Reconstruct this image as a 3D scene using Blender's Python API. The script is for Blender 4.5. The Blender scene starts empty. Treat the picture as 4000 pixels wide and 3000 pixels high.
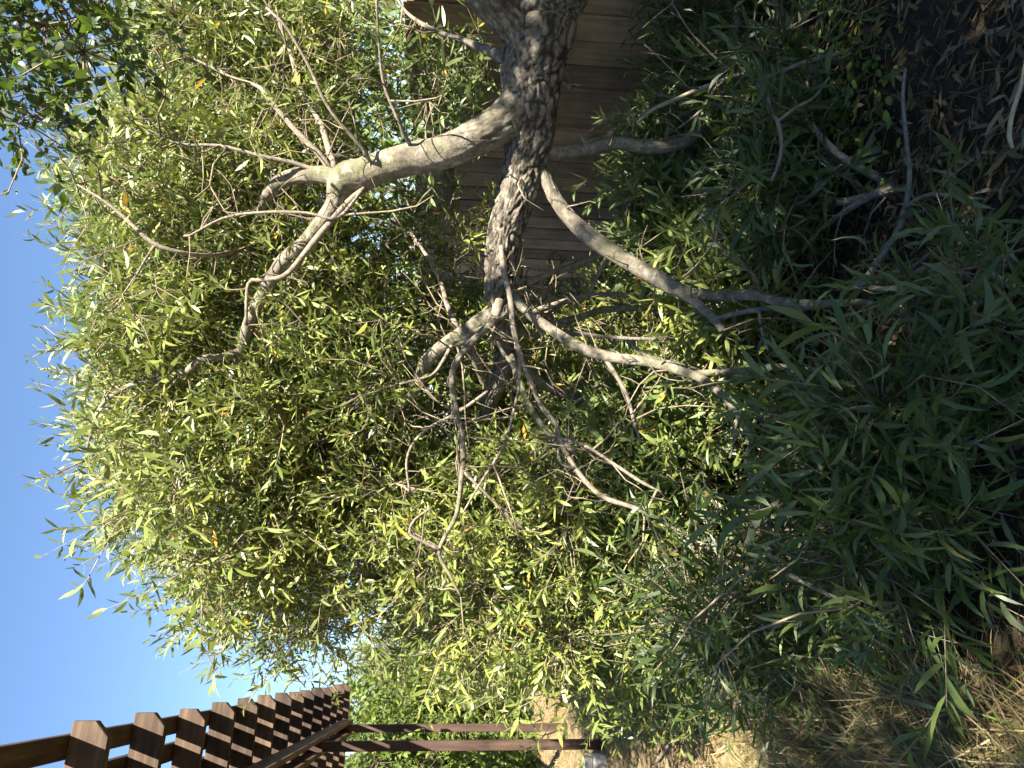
import bpy, math, random
import numpy as np
from mathutils import Vector, Matrix, noise

SC = bpy.context.scene
COL = SC.collection
rng = np.random.default_rng(7)
random.seed(7)
R = math.radians

# ------------------------------------------------------------------ camera (held on its side: world up is picture left)
FPX = 2773.0                                   # focal length in photograph pixels (4000 x 3000)
CAM = np.array([0.0, 0.0, 1.60])
PITCH, ROLL = R(4.8), 0.034
_F = np.array([0, math.cos(PITCH), -math.sin(PITCH)])
_U0 = np.array([0, math.sin(PITCH), math.cos(PITCH)])
_R0 = np.array([1.0, 0, 0])
_RC = math.cos(ROLL) * _R0 + math.sin(ROLL) * _U0
_UC = math.cos(ROLL) * _U0 - math.sin(ROLL) * _R0
cam = bpy.data.cameras.new('camera')
cam.sensor_width = 36.0
cam.lens = 36.0 * FPX / 4000.0
cam.clip_start = 0.05
cam.clip_end = 1500
camo = bpy.data.objects.new('camera', cam)
COL.objects.link(camo)
camo.matrix_world = Matrix(((-_UC[0], _RC[0], -_F[0], CAM[0]),
                            (-_UC[1], _RC[1], -_F[1], CAM[1]),
                            (-_UC[2], _RC[2], -_F[2], CAM[2]),
                            (0, 0, 0, 1)))
SC.camera = camo

# ------------------------------------------------------------------ sky, sun, exposure
SUN_AZ = R(43)       # right of straight behind the camera
SUN_EL = R(45)
SUN = np.array([math.sin(SUN_AZ) * math.cos(SUN_EL), -math.cos(SUN_AZ) * math.cos(SUN_EL), math.sin(SUN_EL)])
w = bpy.data.worlds.new('World')
SC.world = w
w.use_nodes = True
nt = w.node_tree
sky = nt.nodes.new('ShaderNodeTexSky')
sky.sky_type = 'NISHITA'
sky.sun_disc = False
sky.sun_elevation = SUN_EL
sky.sun_rotation = math.atan2(SUN[0], SUN[1])
sky.altitude = 50
sky.air_density = 1.0
sky.dust_density = 0.0
sky.ozone_density = 4.5
nt.links.new(sky.outputs[0], nt.nodes['Background'].inputs[0])
nt.nodes['Background'].inputs[1].default_value = 0.05
sl = bpy.data.lights.new('sun', 'SUN')
sl.energy = 5.0
sl.angle = R(0.53)
sl.color = (1.0, 0.93, 0.80)
so = bpy.data.objects.new('sun', sl)
COL.objects.link(so)
so.rotation_euler = Vector(SUN.tolist()).to_track_quat('Z', 'Y').to_euler()
so.location = (6, -4, 9)
vs = SC.view_settings
vs.view_transform = 'Standard'
vs.look = 'None'
vs.exposure = 2.45
vs.gamma = 1.0
vs.use_curve_mapping = False
SC.cycles.use_adaptive_sampling = True
SC.cycles.adaptive_threshold = 0.03
SC.cycles.max_bounces = 4
SC.cycles.transmission_bounces = 3
SC.cycles.diffuse_bounces = 3


def P(x, y, d):
    """world point seen at photograph pixel (x, y) at a depth of d metres"""
    return CAM + d * (_F + (1500 - y) / FPX * _RC + (2000 - x) / FPX * _UC)


def project(p):
    q = np.asarray(p) - CAM
    d = q @ _F
    return 2000 - FPX * (q @ _UC) / d, 1500 - FPX * (q @ _RC) / d, d


def nrm(a):
    return a / np.maximum(np.linalg.norm(a, axis=-1, keepdims=True), 1e-9)


# ------------------------------------------------------------------ materials
def new_mat(name):
    m = bpy.data.materials.new(name)
    m.use_nodes = True
    t = m.node_tree
    b = t.nodes['Principled BSDF']
    return m, t, b


def ramp(t, fac, stops):
    r = t.nodes.new('ShaderNodeValToRGB')
    e = r.color_ramp.elements
    while len(e) < len(stops):
        e.new(0.5)
    for i, (p, c) in enumerate(stops):
        e[i].position = p
        e[i].color = (*c, 1) if len(c) == 3 else c
    if fac is not None:
        t.links.new(fac, r.inputs[0])
    return r.outputs[0]


def texcoord(t, scale=(1, 1, 1), kind='Object'):
    tc = t.nodes.new('ShaderNodeTexCoord')
    mp = t.nodes.new('ShaderNodeMapping')
    mp.inputs['Scale'].default_value = scale
    t.links.new(tc.outputs[kind], mp.inputs[0])
    return mp.outputs[0]


def noise_tex(t, vec, scale, detail=4, rough=0.6):
    n = t.nodes.new('ShaderNodeTexNoise')
    n.inputs['Scale'].default_value = scale
    n.inputs['Detail'].default_value = detail
    n.inputs['Roughness'].default_value = rough
    if vec is not None:
        t.links.new(vec, n.inputs['Vector'])
    return n.outputs[0]


def mixc(t, fac, a, b, mode='MIX'):
    m = t.nodes.new('ShaderNodeMix')
    m.data_type = 'RGBA'
    m.blend_type = mode
    for v, i in ((fac, 0), (a, 6), (b, 7)):
        if isinstance(v, (int, float)):
            m.inputs[i].default_value = v
        elif isinstance(v, tuple):
            m.inputs[i].default_value = (*v, 1)
        else:
            t.links.new(v, m.inputs[i])
    return m.outputs[2]


def bump(t, b, h, strength=0.5, dist=0.01):
    n = t.nodes.new('ShaderNodeBump')
    n.inputs['Strength'].default_value = strength
    n.inputs['Distance'].default_value = dist
    t.links.new(h, n.inputs['Height'])
    t.links.new(n.outputs[0], b.inputs['Normal'])


def leaf_mat(name, stops, trans=0.20, tcol=(0.28, 0.38, 0.06), rough=0.47, spec=0.48, back=(1.25, 1.2, 1.25)):
    m, t, b = new_mat(name)
    at = t.nodes.new('ShaderNodeAttribute')
    at.attribute_name = 'tint'
    col = ramp(t, at.outputs['Fac'], stops)
    t.links.new(col, b.inputs['Base Color'])
    b.inputs['Roughness'].default_value = rough
    b.inputs['Specular IOR Level'].default_value = spec
    tr = t.nodes.new('ShaderNodeBsdfTranslucent')
    tc2 = mixc(t, 0.55, col, tcol)
    t.links.new(tc2, tr.inputs[0])
    mx = t.nodes.new('ShaderNodeMixShader')
    mx.inputs[0].default_value = trans
    t.links.new(b.outputs[0], mx.inputs[1])
    t.links.new(tr.outputs[0], mx.inputs[2])
    t.links.new(mx.outputs[0], t.nodes['Material Output'].inputs[0])
    return m


M = {}
# long acacia-like leaves: grey green to yellow green, a few yellow or orange ones (tint near 1)
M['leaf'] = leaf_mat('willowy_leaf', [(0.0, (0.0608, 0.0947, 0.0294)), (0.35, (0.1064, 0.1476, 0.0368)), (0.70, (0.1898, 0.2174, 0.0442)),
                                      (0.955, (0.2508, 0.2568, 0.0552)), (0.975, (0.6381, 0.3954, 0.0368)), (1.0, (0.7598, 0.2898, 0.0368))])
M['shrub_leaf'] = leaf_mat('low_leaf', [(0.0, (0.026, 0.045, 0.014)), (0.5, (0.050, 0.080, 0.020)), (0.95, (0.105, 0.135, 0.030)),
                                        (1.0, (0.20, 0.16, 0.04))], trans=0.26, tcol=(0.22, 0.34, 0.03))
M['small_leaf'] = leaf_mat('small_oval_leaf', [(0.0, (0.0195, 0.0328, 0.0105)), (0.6, (0.0383, 0.0623, 0.0131)), (1.0, (0.0697, 0.0984, 0.0197))], trans=0.32,
                           tcol=(0.18, 0.30, 0.02))
M['pale_leaf'] = leaf_mat('pale_olive_leaf', [(0.0, (0.0738, 0.0943, 0.0369)), (0.6, (0.1312, 0.1517, 0.0615)), (1.0, (0.1968, 0.1968, 0.0820))], trans=0.3,
                          tcol=(0.30, 0.36, 0.08), rough=0.6, spec=0.25)
M['hedge_leaf'] = leaf_mat('bright_hedge_leaf', [(0.0, (0.0476, 0.0802, 0.0192)), (0.6, (0.1011, 0.1414, 0.0299)), (0.95, (0.1783, 0.1980, 0.0320)), (1.0, (0.4161, 0.3112, 0.0426))],
                           trans=0.25, tcol=(0.30, 0.44, 0.03), rough=0.6, spec=0.25)
M['dead_leaf'] = leaf_mat('dry_fallen_leaf', [(0.0, (0.0396, 0.0264, 0.0145)), (0.45, (0.0990, 0.0759, 0.0396)), (0.8, (0.1980, 0.1650, 0.0990)), (1.0, (0.2244, 0.1122, 0.0396))],
                          trans=0.1, tcol=(0.3, 0.2, 0.05), rough=0.7, spec=0.25)
M['straw'] = leaf_mat('dry_grass', [(0.0, (0.1188, 0.0792, 0.0330)), (0.5, (0.2640, 0.1980, 0.0924)), (0.85, (0.3696, 0.3036, 0.1716)), (0.9, (0.0660, 0.0990, 0.0198)), (1.0, (0.0858, 0.1386, 0.0330))],
                      trans=0.25, tcol=(0.5, 0.4, 0.15), rough=0.6, spec=0.3)


def bark_mat(name, dark, mid, light, moss=None, lichen=None, crack=False, scale=14, stretch=(1, 1, 1), bstr=0.6, bd=0.006):
    m, t, b = new_mat(name)
    v = texcoord(t, stretch)
    n1 = noise_tex(t, v, scale, 6, 0.7)
    n2 = noise_tex(t, texcoord(t), scale * 0.28, 3)
    c = ramp(t, n1, [(0.28, dark), (0.5, mid), (0.72, light)])
    c = mixc(t, 1.0, c, ramp(t, n2, [(0.3, (0.7, 0.7, 0.7)), (0.7, (1.2, 1.18, 1.12))]), 'MULTIPLY')
    if moss:
        n3 = noise_tex(t, texcoord(t), 4.5, 4)
        f = ramp(t, n3, [(0.50, (0, 0, 0)), (0.66, (0.75, 0.75, 0.75))])
        c = mixc(t, f, c, moss)
    if lichen:
        n5 = noise_tex(t, texcoord(t), 13, 7, 0.72)
        c = mixc(t, ramp(t, n5, [(0.55, (0, 0, 0)), (0.62, (0.6, 0.6, 0.6))]), c, lichen)
        n6 = noise_tex(t, texcoord(t), 31, 5, 0.7)
        c = mixc(t, ramp(t, n6, [(0.36, (0.75, 0.75, 0.75)), (0.45, (0, 0, 0))]), c, dark)
    if crack:
        at = t.nodes.new('ShaderNodeAttribute')
        at.attribute_name = 'crack'
        f = ramp(t, at.outputs['Fac'], [(0.2, (0, 0, 0)), (0.9, (0.85, 0.85, 0.85))])
        c = mixc(t, f, c, (0.020, 0.015, 0.011))
    t.links.new(c, b.inputs['Base Color'])
    b.inputs['Roughness'].default_value = 0.9
    b.inputs['Specular IOR Level'].default_value = 0.15
    n4 = noise_tex(t, v, scale * 2.2, 6, 0.75)
    bump(t, b, n4, bstr, bd)
    return m


M['trunk'] = bark_mat('furrowed_bark', (0.0743, 0.0607, 0.0473), (0.1688, 0.1458, 0.1188), (0.3105, 0.2835, 0.2362), crack=True, lichen=(0.3240, 0.3240, 0.2362), scale=20, bstr=1.0, bd=0.012)
M['limb'] = bark_mat('smooth_limb_bark', (0.0770, 0.0644, 0.0504), (0.1750, 0.1512, 0.1190), (0.2940, 0.2632, 0.2100), moss=(0.1120, 0.1232, 0.0504), lichen=(0.3500, 0.3290, 0.2590), crack=True, scale=21, bstr=1.0, bd=0.010)
M['branch'] = bark_mat('thin_branch_bark', (0.0875, 0.0713, 0.0550), (0.1875, 0.1600, 0.1275), (0.3000, 0.2625, 0.2125), scale=50)
M['twig'] = bark_mat('twig_bark', (0.10, 0.078, 0.052), (0.19, 0.155, 0.110), (0.27, 0.225, 0.16), scale=30)
M['deadwood'] = bark_mat('grey_deadwood', (0.0682, 0.0589, 0.0496), (0.1488, 0.1333, 0.1147), (0.2170, 0.1984, 0.1674), scale=36, stretch=(1, 1, 1))
M['cutwood'] = bark_mat('pale_split_wood', (0.18, 0.135, 0.085), (0.30, 0.24, 0.155), (0.40, 0.33, 0.225), scale=30)


def wood_mat(name, dark, mid, light, axis, scale=6):
    m, t, b = new_mat(name)
    st = [28.0, 28.0, 28.0]
    st[axis] = 1.6
    oi = t.nodes.new('ShaderNodeObjectInfo')
    tc = t.nodes.new('ShaderNodeTexCoord')
    ad = t.nodes.new('ShaderNodeVectorMath')
    ad.operation = 'ADD'
    sc_ = t.nodes.new('ShaderNodeVectorMath')
    sc_.operation = 'SCALE'
    sc_.inputs['Scale'].default_value = 37.0
    cmb = t.nodes.new('ShaderNodeCombineXYZ')
    for i in range(3):
        t.links.new(oi.outputs['Random'], cmb.inputs[i])
    t.links.new(cmb.outputs[0], sc_.inputs[0])
    t.links.new(tc.outputs['Object'], ad.inputs[0])
    t.links.new(sc_.outputs[0], ad.inputs[1])
    mp = t.nodes.new('ShaderNodeMapping')
    mp.inputs['Scale'].default_value = st
    t.links.new(ad.outputs[0], mp.inputs[0])
    n1 = noise_tex(t, mp.outputs[0], 1.0 * scale / 6, 6, 0.72)
    n2 = noise_tex(t, ad.outputs[0], 3.0, 4)
    c = ramp(t, n1, [(0.25, dark), (0.5, mid), (0.75, light)])
    c = mixc(t, 1.0, c, ramp(t, n2, [(0.3, (0.62, 0.60, 0.60)), (0.7, (1.2, 1.15, 1.08))]), 'MULTIPLY')
    c = mixc(t, 1.0, c, ramp(t, oi.outputs['Random'], [(0.0, (0.62, 0.60, 0.60)), (1.0, (1.25, 1.18, 1.08))]), 'MULTIPLY')
    t.links.new(c, b.inputs['Base Color'])
    b.inputs['Roughness'].default_value = 0.75
    b.inputs['Specular IOR Level'].default_value = 0.25
    bump(t, b, n1, 0.5, 0.004)
    return m


M['fence'] = wood_mat('weathered_fence_wood', (0.22, 0.150, 0.102), (0.40, 0.295, 0.21), (0.52, 0.41, 0.30), 2)
M['fence_rail'] = wood_mat('fence_rail_wood', (0.16, 0.12, 0.075), (0.28, 0.21, 0.135), (0.36, 0.28, 0.19), 0)
M['rafter'] = wood_mat('dark_stained_rafter', (0.0280, 0.0192, 0.0144), (0.0600, 0.0416, 0.0304), (0.1280, 0.0944, 0.0680), 0)
M['post'] = wood_mat('red_brown_post', (0.040, 0.024, 0.019), (0.082, 0.051, 0.040), (0.135, 0.088, 0.068), 2)

m, t, b = new_mat('earth_and_straw')
v = texcoord(t)
n1 = noise_tex(t, v, 30, 6, 0.75)
n2 = noise_tex(t, v, 0.6, 3)
straw = ramp(t, n1, [(0.3, (0.11, 0.075, 0.038)), (0.55, (0.22, 0.165, 0.09)), (0.75, (0.32, 0.26, 0.15))])
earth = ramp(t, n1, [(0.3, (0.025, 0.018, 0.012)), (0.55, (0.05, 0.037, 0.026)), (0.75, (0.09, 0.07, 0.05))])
at = t.nodes.new('ShaderNodeAttribute')
at.attribute_name = 'straw'
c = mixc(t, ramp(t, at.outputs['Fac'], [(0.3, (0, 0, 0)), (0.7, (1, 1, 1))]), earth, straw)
t.links.new(c, b.inputs['Base Color'])
b.inputs['Roughness'].default_value = 0.95
b.inputs['Specular IOR Level'].default_value = 0.1
bump(t, b, n1, 0.8, 0.02)
M['ground'] = m
m, t, b = new_mat('pale_concrete')
v = texcoord(t)
t.links.new(ramp(t, noise_tex(t, v, 25, 6, 0.7), [(0.3, (0.34, 0.31, 0.26)), (0.7, (0.56, 0.53, 0.46))]), b.inputs['Base Color'])
b.inputs['Roughness'].default_value = 0.95
bump(t, b, noise_tex(t, v, 60, 4), 0.6, 0.004)
M['concrete'] = m


# ------------------------------------------------------------------ mesh helpers
def link(name, me, parent=None):
    o = bpy.data.objects.new(name, me)
    COL.objects.link(o)
    if parent is not None:
        o.parent = parent
    return o


def tag(o, label=None, cat=None, group=None, kind=None):
    for k, v_ in (('label', label), ('category', cat), ('group', group), ('kind', kind)):
        if v_:
            o[k] = v_
    return o


def thing(name, label, cat, group=None, loc=(0, 0, 0)):
    o = bpy.data.objects.new(name, None)
    o.empty_display_size = 0.2
    COL.objects.link(o)
    o.location = loc
    tag(o, label, cat, group)
    return o


def mesh_np(name, verts, loops, sizes, mat, attrs=None, smooth=True):
    me = bpy.data.meshes.new(name)
    verts = np.asarray(verts, dtype=np.float32)
    loops = np.asarray(loops, dtype=np.int32)
    sizes = np.asarray(sizes, dtype=np.int32)
    me.vertices.add(len(verts))
    me.vertices.foreach_set('co', verts.ravel())
    me.loops.add(len(loops))
    me.loops.foreach_set('vertex_index', loops)
    me.polygons.add(len(sizes))
    st = np.zeros(len(sizes), dtype=np.int32)
    st[1:] = np.cumsum(sizes)[:-1]
    me.polygons.foreach_set('loop_start', st)
    try:
        me.polygons.foreach_set('loop_total', sizes)
    except Exception:
        pass
    me.polygons.foreach_set('use_smooth', np.full(len(sizes), smooth, dtype=bool))
    for k, vals in (attrs or {}).items():
        a = me.attributes.new(k, 'FLOAT', 'POINT')
        a.data.foreach_set('value', np.asarray(vals, dtype=np.float32))
    me.update(calc_edges=True)
    me.materials.append(mat)
    return me


class Bag:
    """collects pieces of geometry for ONE mesh object"""
    def __init__(self):
        self.v, self.l, self.s, self.n, self.a = [], [], [], 0, {}

    def add(self, v, loops, sizes, **attrs):
        self.v.append(v)
        self.l.append(np.asarray(loops) + self.n)
        self.s.append(sizes)
        self.n += len(v)
        for k, x in attrs.items():
            self.a.setdefault(k, []).append(x)

    def build(self, name, mat, parent=None, smooth=True, off=None):
        v_ = np.concatenate(self.v)
        if off is not None:
            v_ = v_ - np.asarray(off)
        me = mesh_np(name, v_, np.concatenate(self.l), np.concatenate(self.s), mat,
                     {k: np.concatenate(x) for k, x in self.a.items()}, smooth)
        return link(name, me, parent)


def catmull(pts, step):
    """pts: rows (x,y,z,r) -> evenly resampled smooth rows"""
    p = np.asarray(pts, float)
    if len(p) == 2:
        n = max(2, int(np.linalg.norm(p[1, :3] - p[0, :3]) / step) + 1)
        tt = np.linspace(0, 1, n)[:, None]
        return p[0] * (1 - tt) + p[1] * tt
    q = np.vstack([2 * p[0] - p[1], p, 2 * p[-1] - p[-2]])
    out = []
    for i in range(1, len(q) - 2):
        n = max(2, int(np.linalg.norm(q[i + 1, :3] - q[i, :3]) / step))
        tt = np.linspace(0, 1, n, endpoint=False)[:, None]
        a, b_, c_, d_ = q[i - 1], q[i], q[i + 1], q[i + 2]
        out.append(0.5 * (2 * b_ + (c_ - a) * tt + (2 * a - 5 * b_ + 4 * c_ - d_) * tt ** 2 + (3 * b_ - a - 3 * c_ + d_) * tt ** 3))
    out.append(p[-1:])
    r = np.vstack(out)
    r[:, 3] = np.maximum(r[:, 3], 0.0008)
    return r


def sweep(rows, nseg, radial=None):
    """rows (n,4) -> tube vertices, loops, sizes (closed ends); radial(i,j)->scale array (n,nseg)"""
    c = rows[:, :3]
    n = len(c)
    tg = nrm(np.gradient(c, axis=0))
    a = np.zeros((n, 3))
    ref = np.array([0.0, 0, 1]) if abs(tg[0, 2]) < 0.9 else np.array([1.0, 0, 0])
    a[0] = nrm(np.cross(tg[0], ref))
    for i in range(1, n):
        x = a[i - 1] - tg[i] * (a[i - 1] @ tg[i])
        a[i] = x / max(np.linalg.norm(x), 1e-9)
    b_ = np.cross(tg, a)
    th = np.arange(nseg) * 2 * math.pi / nseg
    rad = rows[:, 3][:, None] * np.ones((1, nseg))
    if radial is not None:
        rad = rad + radial
    v_ = c[:, None, :] + rad[..., None] * (np.cos(th)[None, :, None] * a[:, None, :] + np.sin(th)[None, :, None] * b_[:, None, :])
    v_ = v_.reshape(-1, 3)
    i = np.arange(n - 1)[:, None]
    j = np.arange(nseg)[None, :]
    j2 = (j + 1) % nseg
    q = np.stack([i * nseg + j, i * nseg + j2, (i + 1) * nseg + j2, (i + 1) * nseg + j], -1).reshape(-1, 4)
    loops = [q.ravel(), np.arange(nseg)[::-1], (n - 1) * nseg + np.arange(nseg)]
    sizes = np.concatenate([np.full(len(q), 4), [nseg, nseg]])
    return v_, np.concatenate(loops), sizes


def box_vs(lo, hi, bev=0.0):
    x0, y0, z0 = lo
    x1, y1, z1 = hi
    v_ = np.array([[x0, y0, z0], [x1, y0, z0], [x1, y1, z0], [x0, y1, z0], [x0, y0, z1], [x1, y0, z1], [x1, y1, z1], [x0, y1, z1]], float)
    f = [[0, 3, 2, 1], [4, 5, 6, 7], [0, 1, 5, 4], [1, 2, 6, 5], [2, 3, 7, 6], [3, 0, 4, 7]]
    return v_, np.array(f).ravel(), np.full(6, 4)


def bevelled(o, width=0.004, seg=2):
    md = o.modifiers.new('bevel', 'BEVEL')
    md.width = width
    md.segments = seg
    md.limit_method = 'ANGLE'
    return o


# ------------------------------------------------------------------ leaves
def leaf_variant(kind, k):
    r = np.random.default_rng(100 + k)
    if kind == 'long':                      # sickle-shaped, 6 times as long as wide
        xs = np.array([0.0, 0.22, 0.52, 0.80, 1.0])
        ws = np.array([0.011, 0.074, 0.093, 0.056, 0.0]) * r.uniform(0.72, 1.22)
        sick, droop = r.uniform(0.04, 0.42), r.uniform(-0.10, 0.45)
    elif kind == 'oval':
        xs = np.array([0.0, 0.22, 0.55, 0.85, 1.0])
        ws = np.array([0.02, 0.20, 0.235, 0.11, 0.0]) * r.uniform(0.85, 1.15)
        sick, droop = r.uniform(-0.05, 0.1), r.uniform(0.0, 0.25)
    elif kind == 'sickle':
        xs = np.array([0.0, 0.22, 0.52, 0.80, 1.0])
        ws = np.array([0.009, 0.056, 0.068, 0.042, 0.0]) * r.uniform(0.75, 1.25)
        sick, droop = r.uniform(0.20, 0.60), r.uniform(0.0, 0.55)
    elif kind == 'straw':
        xs = np.array([0.0, 0.25, 0.5, 0.78, 1.0])
        ws = np.array([0.022, 0.024, 0.020, 0.012, 0.0]) * r.uniform(0.7, 1.3)
        sick, droop = r.uniform(-0.3, 0.3), r.uniform(0.05, 0.6)
    else:                                   # blade of grass
        xs = np.array([0.0, 0.25, 0.5, 0.78, 1.0])
        ws = np.array([0.0055, 0.0055, 0.005, 0.0035, 0.0]) * r.uniform(0.8, 1.3)
        sick, droop = r.uniform(-0.3, 0.3), r.uniform(0.05, 0.55)
    cy = sick * (xs ** 2 - xs * 0.6)
    cz = -droop * xs ** 2
    v_ = []
    for i in range(5):
        if i == 4:
            v_.append((xs[i], cy[i], cz[i]))
        else:
            fold = 0.25 * ws[i]
            v_.append((xs[i], cy[i] - ws[i], cz[i] + fold))
            v_.append((xs[i], cy[i] + ws[i], cz[i] + fold))
    f = [0, 2, 3, 1, 2, 4, 5, 3, 4, 6, 7, 5, 6, 8, 7]
    s = [4, 4, 4, 3]
    return np.array(v_), np.array(f), np.array(s)


def cheap(v_):
    v_, f_, s_ = v_
    w_ = np.array([v_[0] * 0.5 + v_[1] * 0.5, v_[2] * 0.75 + v_[4] * 0.25, v_[3] * 0.75 + v_[5] * 0.25, v_[4] * 0.45 + v_[6] * 0.55, v_[5] * 0.45 + v_[7] * 0.55, v_[8]])
    return w_, np.array([0, 1, 2, 1, 3, 4, 2, 3, 5, 4]), np.array([3, 4, 3])


VAR = {k: [leaf_variant(k, i) for i in range(8)] for k in ('long', 'oval', 'blade', 'sickle', 'straw')}


class Leaves:
    """leaf transforms of one plant; the ones that show largest become single leaf objects, the rest one foliage mesh"""
    def __init__(self, kind):
        self.kind = kind
        self.pos, self.x, self.z, self.s, self.t = [], [], [], [], []

    def add(self, pos, x, z, s, tint):
        self.pos.append(pos); self.x.append(x); self.z.append(z); self.s.append(s); self.t.append(tint)

    def build(self, mat, parent, n_single=0, name='foliage', stuff=True, top=False):
        pos = np.concatenate(self.pos); X = nrm(np.concatenate(self.x)); Z = np.concatenate(self.z)
        s = np.concatenate(self.s); t_ = np.concatenate(self.t)
        Y = nrm(np.cross(Z, X)); Z = np.cross(X, Y)
        n = len(pos)
        var = np.arange(n) % 8
        single = np.zeros(n, bool)
        if n_single:
            px, py, d = project(pos + X * s[:, None] * 0.5)
            ok = (d > 0.5) & (px > 20) & (px < 3980) & (py > 20) & (py < 2980)
            cell = (px // 42).astype(int) * 100 + (py // 42).astype(int)
            idx = np.where(ok)[0]
            idx = idx[np.argsort(d[idx])]
            _, first = np.unique(cell[idx], return_index=True)
            vis = idx[first]
            face = np.abs((Z[vis] * nrm(CAM - pos[vis])).sum(-1))
            size = s[vis] / d[vis] * (0.35 + face)
            pick = vis[np.argsort(-size)[:n_single]]
            single[pick] = True
        bag = Bag()
        for k in range(8):
            bv, bl, bs = cheap(VAR[self.kind][k])
            sel = np.where((var == k) & ~single)[0]
            if not len(sel):
                continue
            vv = pos[sel][:, None, :] + s[sel][:, None, None] * (bv[None, :, 0:1] * X[sel][:, None, :] + bv[None, :, 1:2] * Y[sel][:, None, :] + bv[None, :, 2:3] * Z[sel][:, None, :])
            off = (np.arange(len(sel)) * len(bv))[:, None]
            bag.add(vv.reshape(-1, 3), (bl[None, :] + off).ravel(), np.tile(bs, len(sel)), tint=np.repeat(t_[sel], len(bv)))
        o = bag.build(name, mat, parent)
        if stuff:
            o['kind'] = 'stuff'
        if n_single:
            cache = {}
            for i in np.where(single)[0]:
                tb = min(9, int(t_[i] * 10))
                key = (var[i], tb)
                if key not in cache:
                    bv, bl, bs = VAR[self.kind][var[i]]
                    cache[key] = mesh_np('leaf', bv, bl, bs, mat, {'tint': np.full(len(bv), tb / 10 + 0.05 if tb < 9 else t_[i])})
                lo = link('leaf', cache[key], parent)
                mw = np.eye(4)
                mw[:3, 0] = X[i] * s[i]; mw[:3, 1] = Y[i] * s[i]; mw[:3, 2] = Z[i] * s[i]; mw[:3, 3] = pos[i]
                if parent is not None:
                    mw[:3, 3] -= np.array(parent.location)
                lo.matrix_local = Matrix(mw.tolist())
        return o


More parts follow.
